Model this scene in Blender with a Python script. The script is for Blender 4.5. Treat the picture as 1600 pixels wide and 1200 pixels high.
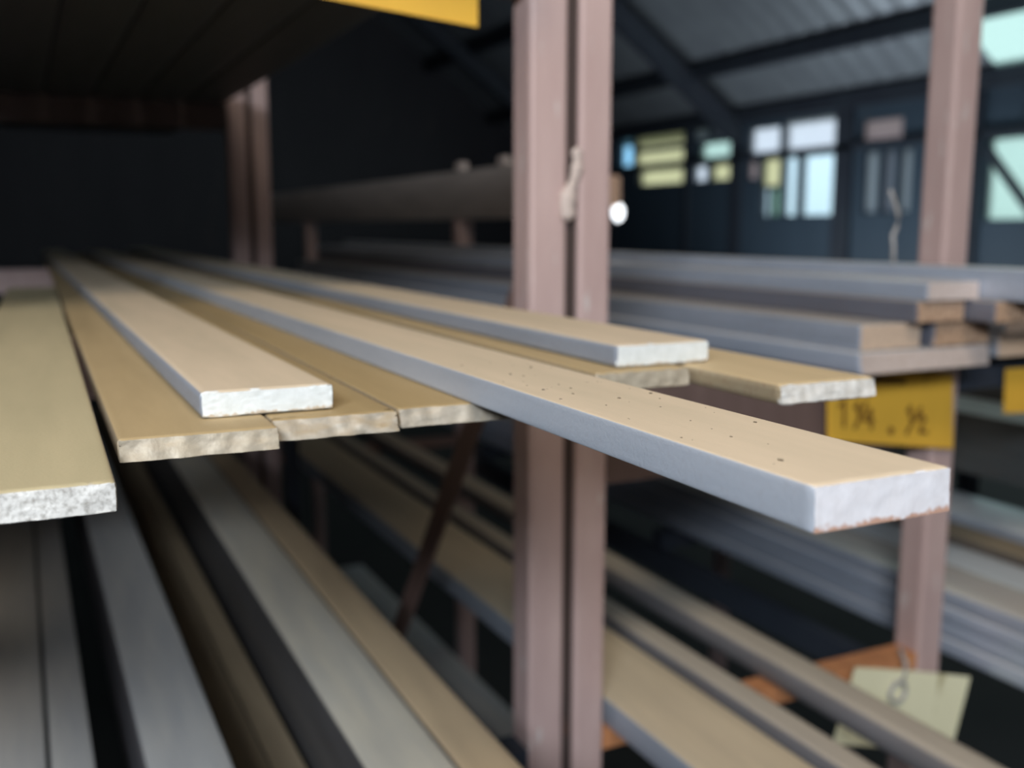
import bpy, bmesh, math, random
from mathutils import Vector, Matrix, noise

for o in list(bpy.data.objects):
    bpy.data.objects.remove(o)
S = bpy.context.scene
COL = S.collection
R = math.radians
H = 1.35            # eye height above the workshop floor; all z below are relative to the eye

# ------------------------------------------------------------------ camera
cam = bpy.data.cameras.new('camera')
cam.sensor_width = 36.0
cam.lens = 35.55
cam.clip_start = 0.01
cam.dof.use_dof = True
cam.dof.focus_distance = 0.35
cam.dof.aperture_fstop = 7.6
co = bpy.data.objects.new('camera', cam)
COL.objects.link(co)
co.location = (0, 0, H)
co.rotation_euler = (R(90 - 8.814), 0, R(-25.86))
S.camera = co

# ------------------------------------------------------------------ world, lights, exposure
w = bpy.data.worlds.new('overcast_sky')
S.world = w
w.use_nodes = True
nt = w.node_tree
nt.nodes.clear()
out = nt.nodes.new('ShaderNodeOutputWorld')
bg = nt.nodes.new('ShaderNodeBackground')
tc = nt.nodes.new('ShaderNodeTexCoord')
sx = nt.nodes.new('ShaderNodeSeparateXYZ')
rp = nt.nodes.new('ShaderNodeValToRGB')
rp.color_ramp.elements[0].position = 0.42
rp.color_ramp.elements[0].color = (0.30, 0.36, 0.33, 1)
rp.color_ramp.elements[1].position = 0.53
rp.color_ramp.elements[1].color = (0.78, 0.90, 1.0, 1)
mm = nt.nodes.new('ShaderNodeMath'); mm.operation = 'MULTIPLY_ADD'
mm.inputs[1].default_value = 0.5; mm.inputs[2].default_value = 0.5
nt.links.new(tc.outputs['Generated'], sx.inputs[0])
nt.links.new(sx.outputs['Z'], mm.inputs[0])
nt.links.new(mm.outputs[0], rp.inputs[0])
nt.links.new(rp.outputs[0], bg.inputs[0])
nt.links.new(bg.outputs[0], out.inputs[0])
bg.inputs[1].default_value = 1.5

S.view_settings.view_transform = 'Standard'
S.view_settings.look = 'None'
S.view_settings.gamma = 1.0
S.view_settings.use_curve_mapping = False
S.view_settings.exposure = 0.18

def area_light(name, loc, target, sx_, sy_, power, color):
    l = bpy.data.lights.new(name, 'AREA')
    l.shape = 'RECTANGLE'; l.size = sx_; l.size_y = sy_
    l.energy = power; l.color = color
    o = bpy.data.objects.new(name, l)
    COL.objects.link(o)
    o.location = (loc[0], loc[1], loc[2] + H)
    d = Vector(target) - Vector(loc)
    o.rotation_euler = d.to_track_quat('-Z', 'Y').to_euler()
    return o

# added cool fill, warmer aisle lamp before the rack, added hall fills behind it
area_light('cool_front_fill', (-0.75, -1.0, 0.66), (0.4, 0.6, -0.12), 0.8, 0.26, 42, (0.82, 0.90, 1.0))  # unseen fill added near the camera, standing in for cool daylight
area_light('aisle_lamp', (0.10, -0.45, 1.5), (0.30, 0.40, -0.1), 0.8, 0.5, 16, (1.0, 0.88, 0.73))
area_light('roof_fill', (6.4, 7.4, -1.1), (6.4, 7.4, 2.0), 1.2, 4.5, 72, (0.86, 0.94, 1.0))  # unseen fill added low down to brighten the roof sheets
area_light('right_side_fill', (7.8, 2.6, 0.1), (1.5, 3.5, 0.2), 3.0, 2.0, 28, (0.80, 0.93, 1.0))  # unseen fill added from the right; the wall has no door here

# ------------------------------------------------------------------ materials
def new_mat(name):
    m = bpy.data.materials.new(name)
    m.use_nodes = True
    n = m.node_tree
    b = n.nodes['Principled BSDF']
    return m, n, b

def ramp(n, src, p0, p1, c0=(0, 0, 0, 1), c1=(1, 1, 1, 1)):
    r = n.nodes.new('ShaderNodeValToRGB')
    r.color_ramp.elements[0].position = p0; r.color_ramp.elements[0].color = c0
    r.color_ramp.elements[1].position = p1; r.color_ramp.elements[1].color = c1
    n.links.new(src, r.inputs[0])
    return r.outputs[0]

def mix(n, fac, a, b):
    x = n.nodes.new('ShaderNodeMix'); x.data_type = 'RGBA'
    for k, v in ((0, fac), (6, a), (7, b)):
        if hasattr(v, 'links') or isinstance(v, bpy.types.NodeSocket):
            n.links.new(v, x.inputs[k])
        else:
            x.inputs[k].default_value = v if k == 0 else (*v, 1)
    return x.outputs[2]

def noise_tex(n, scale, detail=4, vec=None, rough=0.6):
    t = n.nodes.new('ShaderNodeTexNoise')
    t.inputs['Scale'].default_value = scale
    t.inputs['Detail'].default_value = detail
    t.inputs['Roughness'].default_value = rough
    if vec is not None:
        n.links.new(vec, t.inputs['Vector'])
    return t.outputs['Fac']

def steel(name, top, top2, side, side2, end, end2, rough=0.55, metal=0.25, end_rough=0.45, rust=(0.22, 0.10, 0.05), rust_amt=0.5, toprough=0.75, rim=None, end_scale=160, end_lo=0.35):
    """bar steel: settled dust on top faces, mill scale on the sides, sawn metal on the end faces"""
    m, n, b = new_mat(name)
    tcn = n.nodes.new('ShaderNodeTexCoord')
    sep = n.nodes.new('ShaderNodeSeparateXYZ')
    n.links.new(tcn.outputs['Normal'], sep.inputs[0])
    obj = tcn.outputs['Object']
    mp = n.nodes.new('ShaderNodeMapping'); mp.inputs['Scale'].default_value = (1, 0.12, 1)
    n.links.new(obj, mp.inputs[0])
    up = ramp(n, sep.outputs['Z'], 0.55, 0.92)
    ng = n.nodes.new('ShaderNodeMath'); ng.operation = 'MULTIPLY'; ng.inputs[1].default_value = -1
    n.links.new(sep.outputs['Y'], ng.inputs[0])
    fr = ramp(n, ng.outputs[0], 0.55, 0.85)
    n1 = ramp(n, noise_tex(n, 45, 5, mp.outputs[0]), 0.3, 0.72)
    n2 = ramp(n, noise_tex(n, 420, 3, obj), 0.52, 0.70)
    n3 = ramp(n, noise_tex(n, end_scale, 4, obj), end_lo, end_lo + 0.3)
    ctop = mix(n, n1, top, top2)
    cside = mix(n, n1, side, side2)
    rm = n.nodes.new('ShaderNodeMath'); rm.operation = 'MULTIPLY'; rm.inputs[1].default_value = rust_amt
    n.links.new(n2, rm.inputs[0])
    cside = mix(n, rm.outputs[0], cside, rust)
    cend = mix(n, n3, end, end2)
    if rim:
        so = n.nodes.new('ShaderNodeSeparateXYZ'); n.links.new(obj, so.inputs[0])
        ma = n.nodes.new('ShaderNodeMath'); ma.operation = 'MULTIPLY_ADD'; ma.inputs[1].default_value = 160
        n.links.new(so.outputs['Z'], ma.inputs[0])
        n.links.new(noise_tex(n, 230, 3, obj), ma.inputs[2])
        cend = mix(n, ramp(n, ma.outputs[0], 0.62, 0.80), rim, cend)
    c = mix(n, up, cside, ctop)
    c = mix(n, fr, c, cend)
    n.links.new(c, b.inputs['Base Color'])
    # roughness / metallic
    r1 = n.nodes.new('ShaderNodeMapRange'); r1.inputs[3].default_value = rough; r1.inputs[4].default_value = toprough
    n.links.new(up, r1.inputs[0]); n.links.new(r1.outputs[0], b.inputs['Roughness'])
    r2 = n.nodes.new('ShaderNodeMapRange'); r2.inputs[3].default_value = metal; r2.inputs[4].default_value = 0.0
    n.links.new(up, r2.inputs[0]); n.links.new(r2.outputs[0], b.inputs['Metallic'])
    bm_ = n.nodes.new('ShaderNodeBump'); bm_.inputs['Strength'].default_value = 0.25; bm_.inputs['Distance'].default_value = 0.0006
    n.links.new(noise_tex(n, 700, 3, obj), bm_.inputs['Height'])
    n.links.new(bm_.outputs[0], b.inputs['Normal'])
    return m

TAN = (0.63, 0.50, 0.355); TAN2 = (0.53, 0.43, 0.30)
BRN = (0.44, 0.32, 0.165); BRN2 = (0.36, 0.26, 0.13)
BLU = (0.36, 0.39, 0.45); BLU2 = (0.28, 0.31, 0.36)
M_hero = steel('dusty_steel_bright_end', TAN, TAN2, (0.50, 0.52, 0.56), (0.38, 0.41, 0.46), (0.76, 0.74, 0.76), (0.69, 0.66, 0.67), rust_amt=0.06, rim=(0.50, 0.30, 0.22))
M_white = steel('dusty_steel_white_end', TAN, TAN2, BLU, BLU2, (0.78, 0.80, 0.78), (0.68, 0.70, 0.67), rust_amt=0.25, rim=(0.50, 0.40, 0.28))
M_grey = steel('dusty_steel_pitted_end', (0.48, 0.40, 0.24), (0.41, 0.345, 0.205), BLU2, BRN2, (0.60, 0.58, 0.54), (0.22, 0.20, 0.17), rust_amt=0.5, end_scale=430, end_lo=0.45)
M_brown = steel('brown_dusty_steel', BRN, BRN2, (0.30, 0.25, 0.19), BRN2, (0.42, 0.36, 0.27), (0.32, 0.27, 0.20), rust_amt=0.6)
M_brown3 = steel('dark_brown_dusty_steel', (0.37, 0.26, 0.12), (0.30, 0.21, 0.095), (0.30, 0.25, 0.19), BRN2, (0.40, 0.35, 0.28), (0.30, 0.26, 0.20), rust_amt=0.6)
M_brown2 = steel('brown_dusty_steel_pale_end', (0.56, 0.42, 0.24), (0.48, 0.36, 0.2), (0.34, 0.28, 0.2), BRN2, (0.72, 0.69, 0.64), (0.56, 0.52, 0.46), rust_amt=0.5)
M_scale = steel('blue_mill_scale_steel', (0.70, 0.66, 0.62), (0.52, 0.53, 0.56), (0.50, 0.55, 0.64), (0.36, 0.41, 0.50), (0.80, 0.66, 0.59), (0.70, 0.56, 0.48), rough=0.4, metal=0.3, toprough=0.34, rust_amt=0.3)
M_scalew = steel('warm_end_steel', (0.62, 0.54, 0.46), (0.52, 0.48, 0.45), (0.46, 0.50, 0.58), (0.34, 0.38, 0.45), (0.88, 0.66, 0.48), (0.74, 0.54, 0.40), rough=0.4, metal=0.3, toprough=0.2, rust_amt=0.4)
M_rust = steel('rusty_end_steel', (0.46, 0.40, 0.34), (0.40, 0.34, 0.3), (0.17, 0.18, 0.22), (0.12, 0.13, 0.16), (0.66, 0.44, 0.29), (0.42, 0.26, 0.17), rough=0.5, metal=0.2, toprough=0.5, rust_amt=0.6)
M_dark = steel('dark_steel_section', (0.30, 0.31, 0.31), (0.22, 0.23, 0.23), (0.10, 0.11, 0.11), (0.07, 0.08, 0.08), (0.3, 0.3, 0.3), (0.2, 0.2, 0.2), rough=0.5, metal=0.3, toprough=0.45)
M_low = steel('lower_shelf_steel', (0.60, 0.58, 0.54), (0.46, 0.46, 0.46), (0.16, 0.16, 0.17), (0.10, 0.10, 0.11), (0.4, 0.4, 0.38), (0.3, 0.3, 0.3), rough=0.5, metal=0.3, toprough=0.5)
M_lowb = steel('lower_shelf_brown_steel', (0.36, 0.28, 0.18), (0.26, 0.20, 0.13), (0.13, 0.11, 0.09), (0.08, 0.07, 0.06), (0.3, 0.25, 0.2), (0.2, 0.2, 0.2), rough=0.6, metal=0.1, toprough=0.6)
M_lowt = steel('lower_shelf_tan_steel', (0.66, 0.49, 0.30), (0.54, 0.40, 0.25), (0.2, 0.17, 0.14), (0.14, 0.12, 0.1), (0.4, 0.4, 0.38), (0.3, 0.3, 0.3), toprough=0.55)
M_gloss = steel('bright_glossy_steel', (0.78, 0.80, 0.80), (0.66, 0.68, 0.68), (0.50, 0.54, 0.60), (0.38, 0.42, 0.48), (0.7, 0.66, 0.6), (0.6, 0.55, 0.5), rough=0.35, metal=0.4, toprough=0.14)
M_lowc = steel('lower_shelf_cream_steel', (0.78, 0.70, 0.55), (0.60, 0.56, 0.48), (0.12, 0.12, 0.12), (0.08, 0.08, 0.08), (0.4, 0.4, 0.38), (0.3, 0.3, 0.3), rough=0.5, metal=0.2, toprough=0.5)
M_mid = steel('mid_tan_steel', (0.50, 0.43, 0.34), (0.42, 0.36, 0.29), (0.26, 0.25, 0.26), (0.20, 0.19, 0.19), (0.6, 0.58, 0.55), (0.5, 0.48, 0.45), rust_amt=0.3)
M_cream = steel('cream_dusty_steel', (0.62, 0.50, 0.34), (0.52, 0.42, 0.29), (0.38, 0.42, 0.48), (0.30, 0.33, 0.38), (0.6, 0.58, 0.55), (0.5, 0.48, 0.45), rust_amt=0.2)

def painted(name, c1, c2, chip, rough=0.55, scale=30, chip_lo=0.62, chip_hi=0.7):
    m, n, b = new_mat(name)
    tcn = n.nodes.new('ShaderNodeTexCoord'); obj = tcn.outputs['Object']
    mp = n.nodes.new('ShaderNodeMapping'); mp.inputs['Scale'].default_value = (1, 1, 0.25)
    n.links.new(obj, mp.inputs[0])
    c = mix(n, ramp(n, noise_tex(n, scale, 5, mp.outputs[0]), 0.3, 0.7), c1, c2)
    c = mix(n, ramp(n, noise_tex(n, scale * 2.2, 6, mp.outputs[0]), chip_lo, chip_hi), c, chip)
    n.links.new(c, b.inputs['Base Color'])
    b.inputs['Roughness'].default_value = rough
    bm_ = n.nodes.new('ShaderNodeBump'); bm_.inputs['Strength'].default_value = 0.2; bm_.inputs['Distance'].default_value = 0.001
    n.links.new(noise_tex(n, 180, 3, obj), bm_.inputs['Height'])
    n.links.new(bm_.outputs[0], b.inputs['Normal'])
    return m

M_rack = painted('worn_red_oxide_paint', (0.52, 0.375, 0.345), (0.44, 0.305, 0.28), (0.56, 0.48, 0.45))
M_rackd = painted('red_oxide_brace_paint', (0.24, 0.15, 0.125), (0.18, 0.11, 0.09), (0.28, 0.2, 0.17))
M_gap_shade = painted('dark_gap_shade', (0.055, 0.034, 0.028), (0.04, 0.026, 0.022), (0.12, 0.05, 0.03), rough=0.8)  # near-black colour standing in for shade between the paired uprights
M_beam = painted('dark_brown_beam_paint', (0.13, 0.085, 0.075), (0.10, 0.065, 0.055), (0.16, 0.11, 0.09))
M_orange = painted('rusty_orange_angle', (0.55, 0.24, 0.10), (0.42, 0.17, 0.07), (0.3, 0.14, 0.07), rough=0.7)
M_weld = painted('pale_weld_bead', (0.60, 0.49, 0.43), (0.52, 0.42, 0.37), (0.4, 0.3, 0.25))
M_yellow = painted('yellow_painted_plate', (0.80, 0.45, 0.05), (0.70, 0.39, 0.045), (0.45, 0.24, 0.03), scale=14, chip_lo=0.66, chip_hi=0.8)
M_paper = painted('aged_cream_card', (0.86, 0.81, 0.56), (0.78, 0.73, 0.48), (0.5, 0.44, 0.25), scale=12)
M_ink = painted('brown_marker', (0.17, 0.075, 0.01), (0.22, 0.10, 0.015), (0.2, 0.1, 0.02))
M_wire = painted('dull_tie_wire', (0.42, 0.40, 0.38), (0.34, 0.32, 0.31), (0.3, 0.2, 0.15), rough=0.4)
M_flake = painted('dark_scale_flake', (0.12, 0.085, 0.05), (0.08, 0.06, 0.04), (0.2, 0.13, 0.08))
M_board = steel('grey_brown_steel', (0.32, 0.28, 0.25), (0.24, 0.22, 0.2), (0.62, 0.54, 0.49), (0.48, 0.42, 0.38), (0.80, 0.60, 0.46), (0.7, 0.5, 0.38), rust_amt=0.3)
M_wall = painted('dark_blue_grey_cladding', (0.055, 0.085, 0.12), (0.045, 0.07, 0.10), (0.06, 0.08, 0.10), scale=2)
M_walld = painted('dark_inner_wall', (0.05, 0.05, 0.06), (0.035, 0.035, 0.045), (0.06, 0.055, 0.06), scale=2)
M_roof = painted('grey_roof_sheet', (0.34, 0.38, 0.42), (0.27, 0.30, 0.34), (0.36, 0.40, 0.43), rough=0.33, scale=3)
M_roof.node_tree.nodes['Principled BSDF'].inputs['Metallic'].default_value = 0.5
M_frame = painted('dark_steelwork', (0.035, 0.045, 0.06), (0.025, 0.03, 0.045), (0.05, 0.05, 0.06), scale=6)
M_floor = painted('dark_oily_concrete', (0.035, 0.033, 0.031), (0.025, 0.024, 0.023), (0.02, 0.02, 0.02), scale=3, rough=0.8)

def pane_mat(name, col, trans):
    m, n, b = new_mat(name)
    n.nodes.remove(b)
    o = n.nodes['Material Output']
    tl = n.nodes.new('ShaderNodeBsdfTranslucent'); tl.inputs[0].default_value = (*col, 1)
    tp = n.nodes.new('ShaderNodeBsdfTransparent'); tp.inputs[0].default_value = (*col, 1)
    df = n.nodes.new('ShaderNodeBsdfDiffuse'); df.inputs[0].default_value = (*[c * 0.6 for c in col], 1)
    x = n.nodes.new('ShaderNodeMixShader'); x.inputs[0].default_value = trans
    y = n.nodes.new('ShaderNodeMixShader'); y.inputs[0].default_value = 0.15
    n.links.new(tl.outputs[0], x.inputs[1]); n.links.new(tp.outputs[0], x.inputs[2])
    n.links.new(x.outputs[0], y.inputs[1]); n.links.new(df.outputs[0], y.inputs[2])
    n.links.new(y.outputs[0], o.inputs[0])
    return m
P_cream = pane_mat('cream_translucent_pane', (0.92, 0.88, 0.66), 0.6)
P_milk = pane_mat('dull_milky_pane', (0.50, 0.53, 0.56), 0.25)
P_pale = pane_mat('pale_green_white_pane', (0.78, 0.90, 0.84), 0.8)
P_white = pane_mat('milky_translucent_pane', (0.92, 0.93, 0.96), 0.8)
P_green = pane_mat('greenish_translucent_sheet', (0.62, 0.80, 0.70), 0.55)
P_clear = pane_mat('clear_pale_pane', (0.86, 0.95, 0.98), 0.97)
P_grey = pane_mat('grimy_grey_pane', (0.36, 0.38, 0.42), 0.3)
P_pink = pane_mat('pinkish_translucent_pane', (0.62, 0.54, 0.54), 0.3)
P_blue = pane_mat('blue_tinted_pane', (0.62, 0.86, 1.0), 0.97)

# ------------------------------------------------------------------ mesh helpers
def link(name, bm, mat, parent=None, loc=(0, 0, 0), rot=(0, 0, 0), smooth=False, world=True):
    bmesh.ops.recalc_face_normals(bm, faces=bm.faces[:])
    me = bpy.data.meshes.new(name)
    bm.to_mesh(me); bm.free()
    if smooth:
        for p in me.polygons: p.use_smooth = True
    me.materials.append(mat)
    o = bpy.data.objects.new(name, me)
    COL.objects.link(o)
    z = H if (parent is None and world) else 0
    o.location = (loc[0], loc[1], loc[2] + z)
    o.rotation_euler = rot
    if parent is not None:
        o.parent = parent
    return o

def tag(o, label=None, cat=None, group=None, kind=None):
    if label: o['label'] = label
    if cat: o['category'] = cat
    if group: o['group'] = group
    if kind: o['kind'] = kind
    return o

def empty(name, loc):
    o = bpy.data.objects.new(name, None)
    o.empty_display_size = 0.05
    COL.objects.link(o)
    o.location = (loc[0], loc[1], loc[2] + H)
    return o

def add_box(bm, x0, x1, y0, y1, z0, z1, bevel=0.0, seg=2):
    r = bmesh.ops.create_cube(bm, size=1)
    vs = r['verts']
    for v in vs:
        v.co = Vector((x0 + (v.co.x + .5) * (x1 - x0), y0 + (v.co.y + .5) * (y1 - y0), z0 + (v.co.z + .5) * (z1 - z0)))
    if bevel > 0:
        es = list({e for v in vs for e in v.link_edges})
        bmesh.ops.bevel(bm, geom=es, offset=bevel, segments=seg, affect='EDGES', profile=0.5)

def add_strut(bm, a, b, wid, thk, side=(1, 0, 0)):
    a, b, side = Vector(a), Vector(b), Vector(side)
    d = (b - a).normalized()
    n = d.cross(side).normalized()
    s = n.cross(d).normalized()
    vs = []
    for p in (a, b):
        for i, j in ((-1, -1), (1, -1), (1, 1), (-1, 1)):
            vs.append(bm.verts.new(p + n * (wid / 2 * i) + s * (thk / 2 * j)))
    bm.faces.new(vs[:4]); bm.faces.new(vs[4:])
    for k in range(4):
        bm.faces.new((vs[k], vs[(k + 1) % 4], vs[4 + (k + 1) % 4], vs[4 + k]))

def add_tube(bm, pts, r, seg=8):
    rings = []
    for i, p in enumerate(pts):
        p = Vector(p)
        a = Vector(pts[max(i - 1, 0)]); b = Vector(pts[min(i + 1, len(pts) - 1)])
        d = (b - a).normalized()
        u = d.orthogonal().normalized(); v = d.cross(u)
        rings.append([bm.verts.new(p + (u * math.cos(2 * math.pi * k / seg) + v * math.sin(2 * math.pi * k / seg)) * r) for k in range(seg)])
    for i in range(len(rings) - 1):
        # match the closest start vertex so the tube does not twist
        o0 = min(range(seg), key=lambda k: (rings[i + 1][k].co - rings[i][0].co).length)
        rings[i + 1] = rings[i + 1][o0:] + rings[i + 1][:o0]
        for k in range(seg):
            bm.faces.new((rings[i][k], rings[i][(k + 1) % seg], rings[i + 1][(k + 1) % seg], rings[i + 1][k]))
    bm.faces.new(rings[0]); bm.faces.new(rings[-1])

def bar_mesh(W, T, L, r=0.0015, wear=0.0006, shear=0.0, seed=0, fine=True):
    """solid rectangular bar along +Y from y=0; rounded long edges, irregular sawn or sheared near end"""
    bm = bmesh.new()
    def axis(a, b, n):
        q = [a, a + r * .3, a + r]
        q += [a + r + (b - a - 2 * r) * i / n for i in range(1, n)]
        q += [b - r, b - r * .3, b]
        return q
    nx, nz = (36, 8) if fine else (4, 2)
    X = axis(-W / 2, W / 2, nx); Z = axis(0, T, nz)
    nX, nZ = len(X), len(Z)
    def rnd(x, z):
        cx = min(max(x, -W / 2 + r), W / 2 - r); cz = min(max(z, r), T - r)
        d = Vector((x - cx, z - cz))
        if d.length > 1e-9:
            d = d.normalized() * r
        return cx + d.x, cz + d.y
    per = [(i, 0) for i in range(nX)] + [(nX - 1, j) for j in range(1, nZ)] + [(i, nZ - 1) for i in range(nX - 2, -1, -1)] + [(0, j) for j in range(nZ - 2, 0, -1)]
    def edge_noise(x, z, k):
        return noise.noise(Vector((x * 150 + seed * 7.3, z * 170 + k * 3.1, seed * 1.7)))
    stations = [0.0, max(wear * 1.6, 0.0006), 0.004, 0.02, 0.1]
    y = 0.3
    while y < L:
        stations.append(y); y += 0.3
    stations.append(L)
    stations = [s for s in stations if s <= L]
    rings = []
    for si, y in enumerate(stations):
        ring = []
        for (i, j) in per:
            x, z = rnd(X[i], Z[j])
            yy = y
            if si == 0:
                k = wear * (1.0 + 0.9 * edge_noise(x, z, 1))
                x -= k * (1 if x > W / 2 - r * 1.01 else -1 if x < -W / 2 + r * 1.01 else 0)
                z -= k * (1 if z > T - r * 1.01 else -1 if z < r * 1.01 else 0)
                yy += shear * 0.32 * edge_noise(x, z, 2) + shear * 0.9 * (z / T - 0.5)
            elif si == 1:
                yy += wear * 0.9 * edge_noise(x, z, 3) + shear * 0.9 * (z / T - 0.5) + shear * 0.32 * edge_noise(x, z, 2)
            elif si >= 2 and si < 4:
                yy += shear * 0.9 * (z / T - 0.5) * 0.5
            ring.append(bm.verts.new((x, yy, z)))
        rings.append(ring)
    n = len(per)
    for a, b in zip(rings[:-1], rings[1:]):
        for k in range(n):
            bm.faces.new((a[k], a[(k + 1) % n], b[(k + 1) % n], b[k]))
    idx = {p: k for k, p in enumerate(per)}
    grid = {}
    for i in range(nX):
        for j in range(nZ):
            if (i, j) in idx:
                grid[i, j] = rings[0][idx[i, j]]
            else:
                x, z = X[i], Z[j]
                yy = shear * 0.32 * edge_noise(x, z, 2) + shear * 0.9 * (z / T - 0.5) + wear * 0.35 * noise.noise(Vector((x * 700, z * 700, seed)))
                grid[i, j] = bm.verts.new((x, yy, z))
    for i in range(nX - 1):
        for j in range(nZ - 1):
            bm.faces.new((grid[i, j], grid[i + 1, j], grid[i + 1, j + 1], grid[i, j + 1]))
    bm.faces.new(rings[-1])
    return bm

NSEED = [0]
def bar(label, x0, x1, z0, T, y0, y1, mat, rot=0.0, r=0.0015, wear=0.0006, shear=0.0, group=None, fine=False, name='flat_bar', cat='metal bar'):
    NSEED[0] += 1
    W = x1 - x0
    bm = bar_mesh(W, T, y1 - y0, min(r, T * .45), wear, shear, NSEED[0], fine)
    o = link(name, bm, mat, None, ((x0 + x1) / 2, y0, z0), (0, 0, R(rot)), smooth=False)
    me = o.data
    for p in me.polygons:
        p.use_smooth = True
    try:
        me.set_sharp_from_angle(angle=R(40))
    except Exception:
        pass
    return tag(o, label, cat, group)

def box_part(name, dims, mat, parent, bevel=0.0):
    bm = bmesh.new()
    add_box(bm, *dims, bevel=bevel)
    return link(name, bm, mat, parent)

# ------------------------------------------------------------------ the building
XW, XL, YB, YF = 8.0, -6.0, 16.0, -4.5
FZ = -H
def struct(o): return tag(o, kind='structure')

bm = bmesh.new(); add_box(bm, XL - .2, XW + .2, YF - .2, YB + .2, FZ - .1, FZ)
struct(link('floor', bm, M_floor))
bm = bmesh.new(); add_box(bm, XL - .2, XW + .2, YB, YB + .15, FZ, 5.2)
struct(link('wall_back', bm, M_walld))
bm = bmesh.new(); add_box(bm, XL - .15, XL, YF, YB, FZ, 3.0)
struct(link('wall_left', bm, M_walld))
# front wall with the high opening behind the camera
bm = bmesh.new()
add_box(bm, XL, -3.0, YF - .15, YF, FZ, 5.2)
add_box(bm, 1.0, XW, YF - .15, YF, FZ, 5.2)
add_box(bm, -3.0, 1.0, YF - .15, YF, 2.8, 5.2)
add_box(bm, -3.0, 1.0, YF - .15, YF, FZ, 1.3)
struct(link('wall_front', bm, M_walld))

# right wall: cladding with openings cut into it (y0, y1, z0, z1, pane material or None)
OPEN = [
    (12.56, 12.95, 0.86, 1.46, P_blue),
    (11.30, 12.52, 1.10, 1.34, P_cream), (11.30, 12.52, 0.86, 1.05, P_cream), (11.30, 12.40, 0.58, 0.79, P_cream),
    (10.80, 11.12, 1.10, 1.30, P_milk), (10.33, 10.76, 1.10, 1.28, P_grey),
    (10.33, 10.98, 0.82, 1.07, P_pale), (10.80, 11.12, 0.58, 0.79, P_white), (10.33, 10.74, 0.58, 0.79, P_cream),
    (9.42, 10.00, 0.87, 1.17, P_white), (8.50, 9.38, 0.87, 1.20, P_white),
    (9.80, 10.0, 0.56, 0.79, P_pink),
    (9.40, 9.74, 0.47, 0.80, P_cream), (9.57, 9.74, 0.12, 0.46, P_clear), (9.40, 9.56, 0.12, 0.46, P_green),
    (9.11, 9.37, 0.12, 0.80, P_clear), (8.46, 9.08, 0.12, 0.80, P_clear),
    (7.60, 8.16, 0.88, 1.10, P_pink),
    (7.90, 8.10, 0.14, 0.78, P_milk), (7.66, 7.86, 0.14, 0.78, P_grey), (7.46, 7.62, 0.14, 0.78, P_milk),
    (5.75, 6.60, 0.06, 0.80, P_pale), (6.02, 6.24, 1.18, 1.34, P_clear), (6.02, 6.24, 0.90, 1.06, P_clear),
    (4.2, 5.6, 0.06, 0.80, P_pale),
]
ys = sorted({YF, YB, *[v for o_ in OPEN for v in o_[:2]]})
zs = sorted({FZ, 1.45, *[v for o_ in OPEN for v in o_[2:4]]})
bm = bmesh.new()
for a, b in zip(ys[:-1], ys[1:]):
    run = None
    for c, d in zip(zs[:-1], zs[1:]):
        my, mz = (a + b) / 2, (c + d) / 2
        hole = any(o_[0] < my < o_[1] and o_[2] < mz < o_[3] for o_ in OPEN)
        if hole:
            if run: add_box(bm, XW, XW + .12, a, b, run[0], run[1]); run = None
        else:
            run = (run[0], d) if run else (c, d)
    if run: add_box(bm, XW, XW + .12, a, b, run[0], run[1])
wall_r = struct(link('wall_right', bm, M_wall))
for k, (a, b, c, d, pm) in enumerate(OPEN):
    bm = bmesh.new()
    for q in ((a, b, c, c + .012), (a, b, d - .012, d), (a, a + .012, c + .012, d - .012), (b - .012, b, c + .012, d - .012)):
        add_box(bm, XW + .03, XW + .09, *q)
    wn = struct(link('window_%d' % (k + 1), bm, M_frame))
    box_part('pane', (XW + .055, XW + .061, a + .012, b - .012, c + .012, d - .012), pm, wn)
# steel columns standing against the right wall
for y, wd in ((10.17, .17), (8.36, .24), (11.2, .09), (6.75, .22), (13.06, .10), (4.0, .22)):
    bm = bmesh.new()
    add_box(bm, XW - .05, XW, y - wd / 2, y + wd / 2, FZ, 1.3)
    link('column', bm, M_frame, wall_r)
bm = bmesh.new()     # brace in the near opening
add_strut(bm, (XW - .05, 6.55, .70), (XW - .05, 5.95, .02), .08, .05)
link('brace', bm, M_frame, wall_r)
bm = bmesh.new()     # horizontal rails
for z0, z1 in ((.80, .88),):
    add_box(bm, XW - .05, XW, 4, 13, z0 + .005, z1 - .01)
link('rail', bm, M_frame, wall_r)

# pitched corrugated roof, low at the right wall
SL = 0.72
def rz(x): return 1.40 + SL * (XW - x) if x > 2.6 else 1.40 + SL * (XW - 2.6) - 0.45 * (2.6 - x)
bm = bmesh.new()
xs_ = [XW + .3, 5.3, 2.6, -1.7, XL - .3]
prev = None
y = YF - .3; i = 0
while y < YB + .3:
    row = [bm.verts.new((x, y, rz(x) + (0.003 if i % 4 in (1, 2) else -0.003))) for x in xs_]
    if prev:
        for k in range(len(xs_) - 1):
            if not (k == 0 and 4.7 < y < 6.6):
                bm.faces.new((prev[k], prev[k + 1], row[k + 1], row[k]))
    prev = row; y += 0.07; i += 1
roof = struct(link('ceiling', bm, M_roof))
sol = roof.modifiers.new('thickness', 'SOLIDIFY'); sol.thickness = 0.01; sol.offset = 1
bm = bmesh.new()     # translucent roof sheet let into the roof near the wall
vs = [bm.verts.new(p) for p in ((XW + .3, 4.6, rz(XW + .3) + .02), (5.3, 4.6, rz(5.3) + .02), (5.3, 6.7, rz(5.3) + .02), (XW + .3, 6.7, rz(XW + .3) + .02))]
bm.faces.new(vs)
r_ = bmesh.ops.extrude_face_region(bm, geom=bm.faces[:])
for v in [g for g in r_['geom'] if isinstance(g, bmesh.types.BMVert)]: v.co.z += .006
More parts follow.
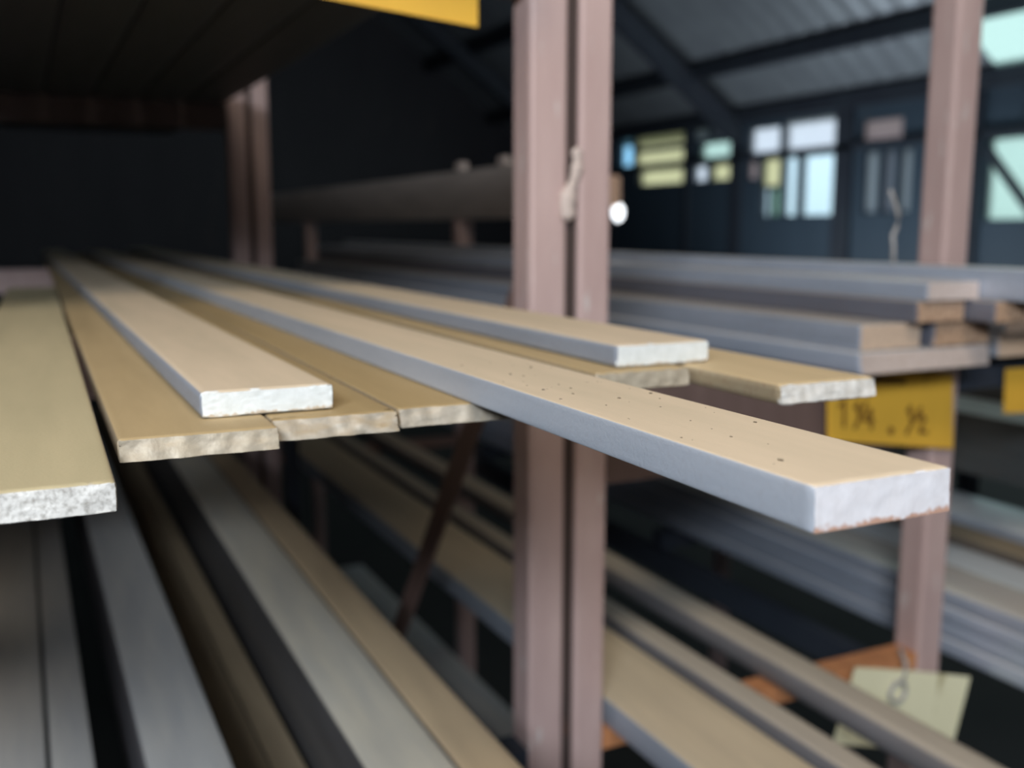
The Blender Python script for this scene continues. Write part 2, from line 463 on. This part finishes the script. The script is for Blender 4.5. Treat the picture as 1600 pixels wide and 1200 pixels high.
link('skylight_sheet', bm, P_pale, roof)
for x in (7.95, 7.3, 6.2, 5.0, 3.8, 1.5, 0.0, -1.5, -3.0):
    bm = bmesh.new()
    add_box(bm, x - .05, x + .05, YF, YB, rz(x) - .20, rz(x) - .035)
    link('purlin', bm, M_frame, roof)
for y in (10.17, 14.2, 3.0, -2.0):
    bm = bmesh.new()
    add_strut(bm, (7.98, y, rz(7.98) - .30), (2.6, y, rz(2.6) - .30), .22, .16, side=(0, 1, 0))
    add_strut(bm, (2.6, y, rz(2.6) - .30), (XL, y, rz(XL) - .30), .22, .16, side=(0, 1, 0))
    link('rafter', bm, M_frame, roof)

# ------------------------------------------------------------------ the rack
rack = tag(empty('storage_rack', (0.75, 0.89, FZ)), 'red-brown painted steel storage rack with paired square uprights', 'rack')
def rp_(name, dims, mat=M_rack, bevel=0.0):
    x0, x1, y0, y1, z0, z1 = dims
    bm = bmesh.new()
    add_box(bm, x0 - .75, x1 - .75, y0 - .89, y1 - .89, z0 + H, z1 + H, bevel=bevel)
    return link(name, bm, mat, rack)
Y1, Y2 = 0.87, 2.36
TOPZ = 1.15
e = .0004
for yb in (Y1, Y2):
    rp_('upright', (.441, .481, yb, yb + .040, FZ, TOPZ), bevel=.004)
    rp_('upright', (.494, .5305, yb, yb + .040, FZ, TOPZ), bevel=.004)
    rp_('upright', (.995, 1.0365, yb, yb + .0415, FZ, TOPZ if yb == Y1 else .02 - e), bevel=.005)
    rp_('upright', (-.16, -.12, yb, yb + .040, FZ, TOPZ), bevel=.004)
    rp_('upright', (1.84, 1.88, yb, yb + .040, FZ, -.10), bevel=.004)
    # cross beams that carry the shelves
    rp_('cross_beam', (-.12, .441, yb + .002, yb + .038, -.137, -.087 - e))
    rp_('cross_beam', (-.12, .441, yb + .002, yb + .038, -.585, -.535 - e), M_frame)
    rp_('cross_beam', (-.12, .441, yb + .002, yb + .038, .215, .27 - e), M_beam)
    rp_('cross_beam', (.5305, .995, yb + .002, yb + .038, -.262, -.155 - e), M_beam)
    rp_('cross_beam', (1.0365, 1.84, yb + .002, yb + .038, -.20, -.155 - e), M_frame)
    rp_('gap_shade_strip', (.4812, .4938, yb + .005, yb + .036, FZ, TOPZ - .01), M_gap_shade)  # added strip, coloured dark to put shade into the gap between tubes
rp_('upright', (.995, 1.0365, 3.85, 3.89, FZ, .02 - e), bevel=.005)
for yb in (1.50, Y2 - .045):
    rp_('cross_beam', (1.0365, 1.84, yb, yb + .036, -.42, -.40 - e), M_frame)
    rp_('cross_beam', (1.0365, 1.84, yb, yb + .036, -.59, -.56 - e), M_frame)
    rp_('side_rail', (1.84, 1.87, yb, yb + .036, -.59, -.14), M_frame)
rp_('side_rail', (1.04, 1.066, Y1 + .042, Y2, -.64, -.60), M_frame)
for z in (-.105, .27):      # decks added at the left to block light from the lower and far bars
    rp_('light_blocker_deck', (-.85, -.165, .36 if z < 0 else .80, 3.2, z, z + .02), M_rackd)
rp_('support_post', (.402, .424, 1.74, 1.762, FZ, -.088), M_frame)
# rusty orange angle carrying the low shelf of the middle bay
for yb in (Y1, Y2):
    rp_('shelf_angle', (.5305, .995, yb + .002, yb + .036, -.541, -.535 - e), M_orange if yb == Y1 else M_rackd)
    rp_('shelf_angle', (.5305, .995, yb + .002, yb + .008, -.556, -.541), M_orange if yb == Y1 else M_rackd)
def strut_part(name, a, b, wd, th, mat, side):
    bm = bmesh.new()
    off = Vector((.75, .89, FZ))
    add_strut(bm, Vector(a) - off, Vector(b) - off, wd, th, side)
    return link(name, bm, mat, rack)
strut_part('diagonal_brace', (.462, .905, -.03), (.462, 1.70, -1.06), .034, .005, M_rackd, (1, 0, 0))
# lumpy weld between the paired uprights
bm = bmesh.new()
random.seed(4)
for k in range(9):
    t = k / 8
    c = Vector((.4865 + .0055 * math.sin(t * 4.2 + 1.0) - .001, .868, .070 - t * .056))
    rr = .0045 + .0045 * random.random()
    m4 = Matrix.Translation(c - Vector((.75, .89, FZ))) @ Matrix.Diagonal((1.1, .6, 1.1, 1))
    bmesh.ops.create_icosphere(bm, subdivisions=2, radius=rr, matrix=m4)
link('weld_bead', bm, M_weld, rack, smooth=True)

# ------------------------------------------------------------------ bars on the main shelf (left bay)
G1 = 'flat bars lying side by side on the main shelf'
G2 = 'flat bars laid loose on top of the main row'
zb = -.087
bar('wide tan bar with pitted grey end, nearest the left edge of the main shelf', -.034, .0225, zb, .0097, .326, 1.46, M_grey, rot=-.95, wear=.0005, shear=.0012, group=G1, fine=True)
bar('brown dusty bar with chipped pale end, directly under the white-ended bar', .0285, .0885, zb, .0087, .394, 3.2, M_brown, rot=-.75, wear=.0011, shear=.004, group=G1, fine=True)
bar('brown bar with ragged broken end, second to the right under the white-ended bar', .0895, .1432, zb, .0085, .408, 3.2, M_brown3, rot=-.75, wear=.0013, shear=.006, group=G1, fine=True)
bar('brown bar with crumbly grey end, half hidden under the long projecting bar', .1450, .2060, zb, .0085, .412, 3.2, M_brown3, rot=-.75, wear=.0010, shear=.004, group=G1, fine=True)
bar('brown bar hidden beneath the long projecting bar', .2070, .2700, zb, .0085, .480, 3.2, M_brown3, rot=-.75, group=G1)
bar('brown bar with rounded end, directly under the second white-ended bar', .2712, .3310, zb, .0105, .457, 3.2, M_brown, rot=-.75, r=.003, wear=.0008, shear=.002, group=G1, fine=True)
bar('tan bar with pale worn end, rightmost on the main shelf, above the yellow plate', .3325, .3960, zb, .0105, .384, 3.2, M_brown2, rot=-.75, r=.003, wear=.0010, shear=.003, group=G1, fine=True)

bar('short tan flat bar with bright white sawn end lying on brown bars', .0632, .1195, zb + .0088, .0113, .424, 3.3, M_white, rot=0, r=.0026, wear=.0009, group=G2, fine=True)
hero = bar('long tan flat bar projecting farthest toward the viewer, dark flakes on top', .1795, .2285, zb + .0087, .0127, .1925, 3.1, M_hero, rot=.12, r=.0008, wear=.0006, shear=.0006, group=G2, fine=True)
bar('tan flat bar with white end and blue-grey side, beside the paired uprights', .2905, .3520, zb + .0107, .0127, .468, 3.3, M_white, rot=-.2, r=.0026, wear=.0010, group=G2, fine=True)

# dark flakes of mill scale on the long bar
bm = bmesh.new()
random.seed(11)
for k in range(46):
    y = .02 + .24 * random.random() ** 0.9
    x = (random.random() - .5) * .040
    s = .00025 + .0006 * random.random() ** 2
    pts = []
    n = random.randint(5, 7)
    for i in range(n):
        a = 2 * math.pi * i / n
        q = s * (.6 + .7 * random.random())
        pts.append((x + q * math.cos(a) * .9, y + q * math.sin(a) * 1.3))
    b0 = [bm.verts.new((px, py, 0)) for px, py in pts]
    t0 = [bm.verts.new((px * .9 + x * .1, py * .9 + y * .1, s * .35)) for px, py in pts]
    bm.faces.new(t0); bm.faces.new(b0)
    for i in range(n):
        bm.faces.new((b0[i], b0[(i + 1) % n], t0[(i + 1) % n], t0[i]))
fl = link('scale_flakes', bm, M_flake, None, (.204, .1925, zb + .0087 + .0127), (0, 0, R(.12)))
tag(fl, 'loose dark scale flakes scattered on the long projecting bar', 'flakes', kind='stuff')

# ------------------------------------------------------------------ bars on the lower shelf (left bay), under the main row
G3 = 'steel stock on the lower shelf of the left bay'
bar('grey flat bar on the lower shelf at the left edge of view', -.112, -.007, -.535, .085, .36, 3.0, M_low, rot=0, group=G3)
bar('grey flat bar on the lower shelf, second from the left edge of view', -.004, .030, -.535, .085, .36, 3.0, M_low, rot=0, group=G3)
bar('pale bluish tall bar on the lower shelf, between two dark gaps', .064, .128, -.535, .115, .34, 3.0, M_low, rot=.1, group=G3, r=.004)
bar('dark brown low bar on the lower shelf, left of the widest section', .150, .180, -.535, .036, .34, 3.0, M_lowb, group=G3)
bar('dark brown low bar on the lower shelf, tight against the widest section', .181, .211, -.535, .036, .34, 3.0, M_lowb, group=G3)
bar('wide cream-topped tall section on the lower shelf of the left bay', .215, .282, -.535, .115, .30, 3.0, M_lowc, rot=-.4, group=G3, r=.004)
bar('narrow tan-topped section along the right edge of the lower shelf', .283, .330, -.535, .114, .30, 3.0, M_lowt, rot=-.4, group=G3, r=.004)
# ------------------------------------------------------------------ low shelf of the middle bay, seen around the uprights
G4 = 'steel stock on the low shelf of the middle bay'
bar('broad cream flat bar with bluish side on low shelf, just right of the uprights', .540, .645, -.535, .031, .45, 3.0, M_cream, group=G4, r=.003)
bar('narrow tan bar on the low shelf between two dark gaps', .670, .706, -.535, .028, .42, 3.0, M_mid, group=G4, r=.006)
bar('long round-edged tan bar passing in front of the cream card', .763, .812, -.535, .032, .40, 3.0, M_mid, group=G4, r=.012)

bar('bluish block lying low on the floor behind the diagonal brace', .87, .955, FZ, .25, 1.0, 3.1, M_scale, r=.006, name='steel_block', cat='metal block')

# ------------------------------------------------------------------ stack at shelf height in the middle bay
G5 = 'stacked bars in the middle bay behind the yellow plate'
bar('wide bottom bar of the middle stack, rusty end above the yellow plate', .790, .985, -.155, .0236, .790, 3.2, M_scale, rot=0, r=.004, wear=.002, shear=.006, group=G5)
bar('peach-ended bar in second layer of the middle stack, left one', .799, .887, -.131, .0286, .800, 3.2, M_scalew, r=.003, wear=.002, group=G5)
bar('orange-ended bar in second layer of the middle stack, right one', .899, .985, -.131, .0286, .792, 3.2, M_rust, r=.003, wear=.002, group=G5)
bar('small bar in third layer of the middle stack, under the top bar', .860, .931, -.102, .0236, .782, 3.2, M_rust, r=.003, wear=.002, group=G5)
bar('small orange bar in third layer of the middle stack, beside the far upright', .934, .985, -.102, .0236, .745, 3.2, M_rust, r=.003, wear=.002, group=G5)
bar('top bar of the middle stack with pinkish end and pale upper edge', .866, .944, -.078, .020, .775, 3.2, M_scale, r=.002, wear=.0015, group=G5)
bar('bluish glossy bar reaching past the far upright at the top of the stack', .946, .990, -.078, .034, .66, 3.2, M_scale, r=.002, group=G5)

# ------------------------------------------------------------------ third bay beyond the far upright
G6 = 'stock in the bay beyond the far upright'
bar('pale-ended bar on the third bay shelf, right of the far upright', 1.050, 1.140, -.155, .030, .83, 3.2, M_scalew, r=.003, group=G6)
bar('second pale bar on the third bay shelf, upper of the two', 1.048, 1.150, -.125, .028, .82, 3.2, M_scale, r=.003, group=G6)
for k in range(4):
    z = -.56 + .0215 * k
    lab = ['bottom', 'second', 'third', 'topmost'][k]
    bar('blue-grey flat bar, %s of the four layered behind the far upright' % lab, 1.072 + .002 * (k % 2), 1.165, z, .0215, .55 + .03 * k, 3.1, M_scale if k < 3 else M_scalew, r=.003, group=G6)
bar('bright glossy bar on low third bay shelf, beside the four layered bars', 1.175, 1.275, -.56, .075, .60, 3.0, M_gloss, r=.003, group=G6)
bar('brown bar on low third bay shelf, behind the bright glossy bar', 1.285, 1.345, -.56, .085, .62, 3.0, M_lowb, r=.003, group=G6)
bar('second bright bar on low third bay shelf, behind the brown bar', 1.355, 1.480, -.56, .095, .62, 3.0, M_gloss, r=.003, group=G6)
# dark channel on the middle third-bay shelf
def channel(label, x0, x1, z0, z1, y0, y1, mat, t=.012):
    bm = bmesh.new()
    prof = [(x1, z0), (x0, z0), (x0, z1), (x1, z1), (x1, z1 - t), (x0 + t, z1 - t), (x0 + t, z0 + t), (x1, z0 + t)]
    cx = (x0 + x1) / 2
    a = [bm.verts.new((x - cx, 0, z - z0)) for x, z in prof]
    b = [bm.verts.new((x - cx, y1 - y0, z - z0)) for x, z in prof]
    n = len(prof)
    bm.faces.new(a); bm.faces.new(b)
    for k in range(n):
        bm.faces.new((a[k], a[(k + 1) % n], b[(k + 1) % n], b[k]))
    o = link('steel_channel', bm, mat, None, (cx, y0, z0))
    bv = o.modifiers.new('edge', 'BEVEL'); bv.width = .003; bv.segments = 2; bv.limit_method = 'ANGLE'
    return tag(o, label, 'metal channel', G6)
channel('dark steel channel below the second yellow plate, at the right edge', 1.38, 1.52, -.40, -.30, .62, 3.1, M_dark)
bar('dark square tube lying behind the steel channel', 1.56, 1.64, -.40, .13, .80, 3.1, M_dark, r=.006, group=G6, name='square_tube', cat='metal tube')
bar('long grey-brown beam on the high shelf behind the paired uprights', 0.996, 1.032, .02, .118, 1.70, 4.85, M_board, r=.004, group=G6, name='steel_beam', cat='metal beam')
for (y, lab) in ((2.38, 'small pale block on top of the grey-brown beam, farther one'), (2.13, 'small pale block on top of the grey-brown beam, nearer the uprights')):
    bm = bmesh.new(); add_box(bm, -.011, .011, -.022, .022, 0, .022, bevel=.007)
    tag(link('steel_lug', bm, M_weld, None, (1.014, y, .1384)), lab, 'lug', 'lugs on the long beam')

# small fixture on the end of the beam
m_, n_, b_ = new_mat('glowing_white_tip')
b_.inputs['Emission Color'].default_value = (0.9, 0.95, 1, 1); b_.inputs['Emission Strength'].default_value = 2.2
M_peach = painted('peach_housing', (0.75, 0.50, 0.36), (0.68, 0.45, 0.32), (0.6, 0.4, 0.3))
bm = bmesh.new(); add_box(bm, -.012, .020, -.03, 0, .022, .082, bevel=.008)
fx = tag(link('beam_lamp', bm, M_peach, None, (1.022, 1.698, .016)), 'small peach lamp with a glowing white tip, just right of the paired uprights', 'lamp')
bm = bmesh.new()
bmesh.ops.create_uvsphere(bm, u_segments=16, v_segments=10, radius=.012, matrix=Matrix.Translation((.016, -.022, .012)) @ Matrix.Diagonal((1, 1, 1.5, 1)))
link('bulb', bm, m_, fx, smooth=True)

# upper shelf over the left bay: the bars that shade the main shelf
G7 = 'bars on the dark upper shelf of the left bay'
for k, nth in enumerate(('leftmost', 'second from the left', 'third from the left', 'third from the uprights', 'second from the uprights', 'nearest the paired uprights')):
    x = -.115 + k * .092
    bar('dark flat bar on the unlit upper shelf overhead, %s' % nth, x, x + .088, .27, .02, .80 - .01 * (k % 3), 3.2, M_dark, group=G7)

# ------------------------------------------------------------------ yellow size plates and the cream card
def quad_plate(name, label, corners, thick, mat, group=None, cat='sign', bend=0.0, nx=8, nz=5):
    """thin sheet plate through four corner points TL, TR, BR, BL"""
    TL, TR, BR, BL = [Vector(c) for c in corners]
    c0 = (TL + TR + BR + BL) / 4
    nrm = (TR - TL).cross(BL - TL).normalized()
    if nrm.y > 0: nrm = -nrm
    bm = bmesh.new()
    lay = []
    for s in (0, 1):
        g = {}
        for i in range(nx + 1):
            for j in range(nz + 1):
                u, v = i / nx, j / nz
                p = TL.lerp(TR, u).lerp(BL.lerp(BR, u), v)
                p = p + nrm * (bend * (4 * (u - .5) ** 2 - 1) + (thick if s else 0)) - c0
                g[i, j] = bm.verts.new(p)
        lay.append(g)
    for s, g in enumerate(lay):
        for i in range(nx):
            for j in range(nz):
                bm.faces.new((g[i, j], g[i + 1, j], g[i + 1, j + 1], g[i, j + 1]))
    ringi = [(i, 0) for i in range(nx)] + [(nx, j) for j in range(nz)] + [(i, nz) for i in range(nx, 0, -1)] + [(0, j) for j in range(nz, 0, -1)]
    for k in range(len(ringi)):
        p, q = ringi[k], ringi[(k + 1) % len(ringi)]
        bm.faces.new((lay[0][p], lay[0][q], lay[1][q], lay[1][p]))
    o = link(name, bm, mat, None, tuple(c0))
    tag(o, label, cat, group)
    def onface(u, v, lift=.0006):
        p = TL.lerp(TR, u).lerp(BL.lerp(BR, u), v)
        return p + nrm * (bend * (4 * (u - .5) ** 2 - 1) + thick + lift) - c0
    return o, onface

GS = 'yellow size plates on the rack beams'
plate, onf = quad_plate('size_plate', 'yellow plate with brown handwritten size, under the stacked bars',
    ((.812, .862, -.160), (1.012, .862, -.175), (1.021, .862, -.270), (.818, .862, -.241)), .002, M_yellow, GS, bend=.002)
# handwritten "1 1/4 . 1/2" as brush strokes
strokes = [
    [(.085, .50), (.125, .42), (.12, .78)],                                    # 1
    [(.205, .52), (.235, .44), (.235, .62)],                                   # 1 of the quarter
    [(.205, .80), (.30, .42)],                                                 # slash
    [(.335, .80), (.335, .52), (.275, .68), (.355, .68)],                      # 4
    [(.485, .80), (.497, .815)],                                               # point
    [(.625, .54), (.65, .46), (.65, .64)],                                     # 1 of the half
    [(.615, .84), (.735, .47)],                                                # slash
    [(.715, .62), (.74, .57), (.765, .62), (.72, .80), (.785, .80)],           # 2
]
asp = .2 / .095
for st_ in strokes:
    bm = bmesh.new()
    for (a, b) in zip(st_[:-1], st_[1:]):
        du, dv = (b[0] - a[0]) * asp, b[1] - a[1]
        L = math.hypot(du, dv) or 1
        wdt = .024 if len(st_) > 2 or L > .1 else .05
        nu, nv = -dv / L * wdt / asp, du / L * wdt
        eu, ev = du / L * wdt * .6 / asp, dv / L * wdt * .6
        q = [(a[0] - eu + nu, a[1] - ev + nv), (a[0] - eu - nu, a[1] - ev - nv), (b[0] + eu - nu, b[1] + ev - nv), (b[0] + eu + nu, b[1] + ev + nv)]
        lo = [bm.verts.new(onf(u, v, .0002)) for u, v in q]
        hi = [bm.verts.new(onf(u, v, .0007)) for u, v in q]
        bm.faces.new(hi); bm.faces.new(lo)
        for k in range(4): bm.faces.new((lo[k], lo[(k + 1) % 4], hi[(k + 1) % 4], hi[k]))
    link('pen_stroke', bm, M_ink, plate)
bm = bmesh.new()     # brown smear along the top of the plate
q = [(.02, .06), (.30, .03), (.62, .10), (.60, .17), (.3, .15), (.04, .20)]
lo = [bm.verts.new(onf(u, v, .0002)) for u, v in q]; hi = [bm.verts.new(onf(u, v, .0006)) for u, v in q]
bm.faces.new(hi); bm.faces.new(lo)
for k in range(6): bm.faces.new((lo[k], lo[(k + 1) % 6], hi[(k + 1) % 6], hi[k]))
link('smear', bm, M_ink, plate)
quad_plate('size_plate', 'bright yellow plate hanging at the top edge of view, left of the uprights',
    ((.09, .864, .290), (.384, .864, .275), (.384, .864, .1770), (.09, .864, .2025)), .002, M_yellow, GS, bend=.001)
quad_plate('size_plate', 'small part of a yellow plate cut by the right edge of view',
    ((1.109, .864, -.176), (1.26, .864, -.180), (1.26, .864, -.242), (1.1115, .864, -.233)), .002, M_yellow, GS, bend=.001)
card, onc = quad_plate('label_card', 'aged cream card hanging from a ring below the orange angle',
    ((.868, .850, -.520), (1.055, .840, -.566), (1.035, .846, -.672), (.840, .852, -.612)), .0015, M_paper, None, cat='card', bend=.004)
bm = bmesh.new()
c = onc(.40, .26, .004)
pts = [c + Vector((.013 * math.cos(a), 0, .013 * math.sin(a))) for a in [2 * math.pi * k / 16 for k in range(17)]]
add_tube(bm, pts, .0028, 6)
add_tube(bm, [c + Vector((.008, .001, .011)), c + Vector((.016, .004, .03)), c + Vector((.02, .02, .045))], .0028, 6)
link('hanging_ring', bm, M_wire, card, smooth=True)

# ------------------------------------------------------------------ bent tie wire on the stack
bm = bmesh.new()
add_tube(bm, [(0, 0, 0), (-.001, 0, .02), (-.003, 0, .034), (.003, 0, .045), (.005, 0, .056), (.0, 0, .066), (-.006, 0, .078), (-.012, 0, .088)], .0024, 8)
tag(link('tie_wire', bm, M_wire, None, (.950, .905, -.044), smooth=True), 'bent tie wire standing up from the stack beside the far upright', 'wire')
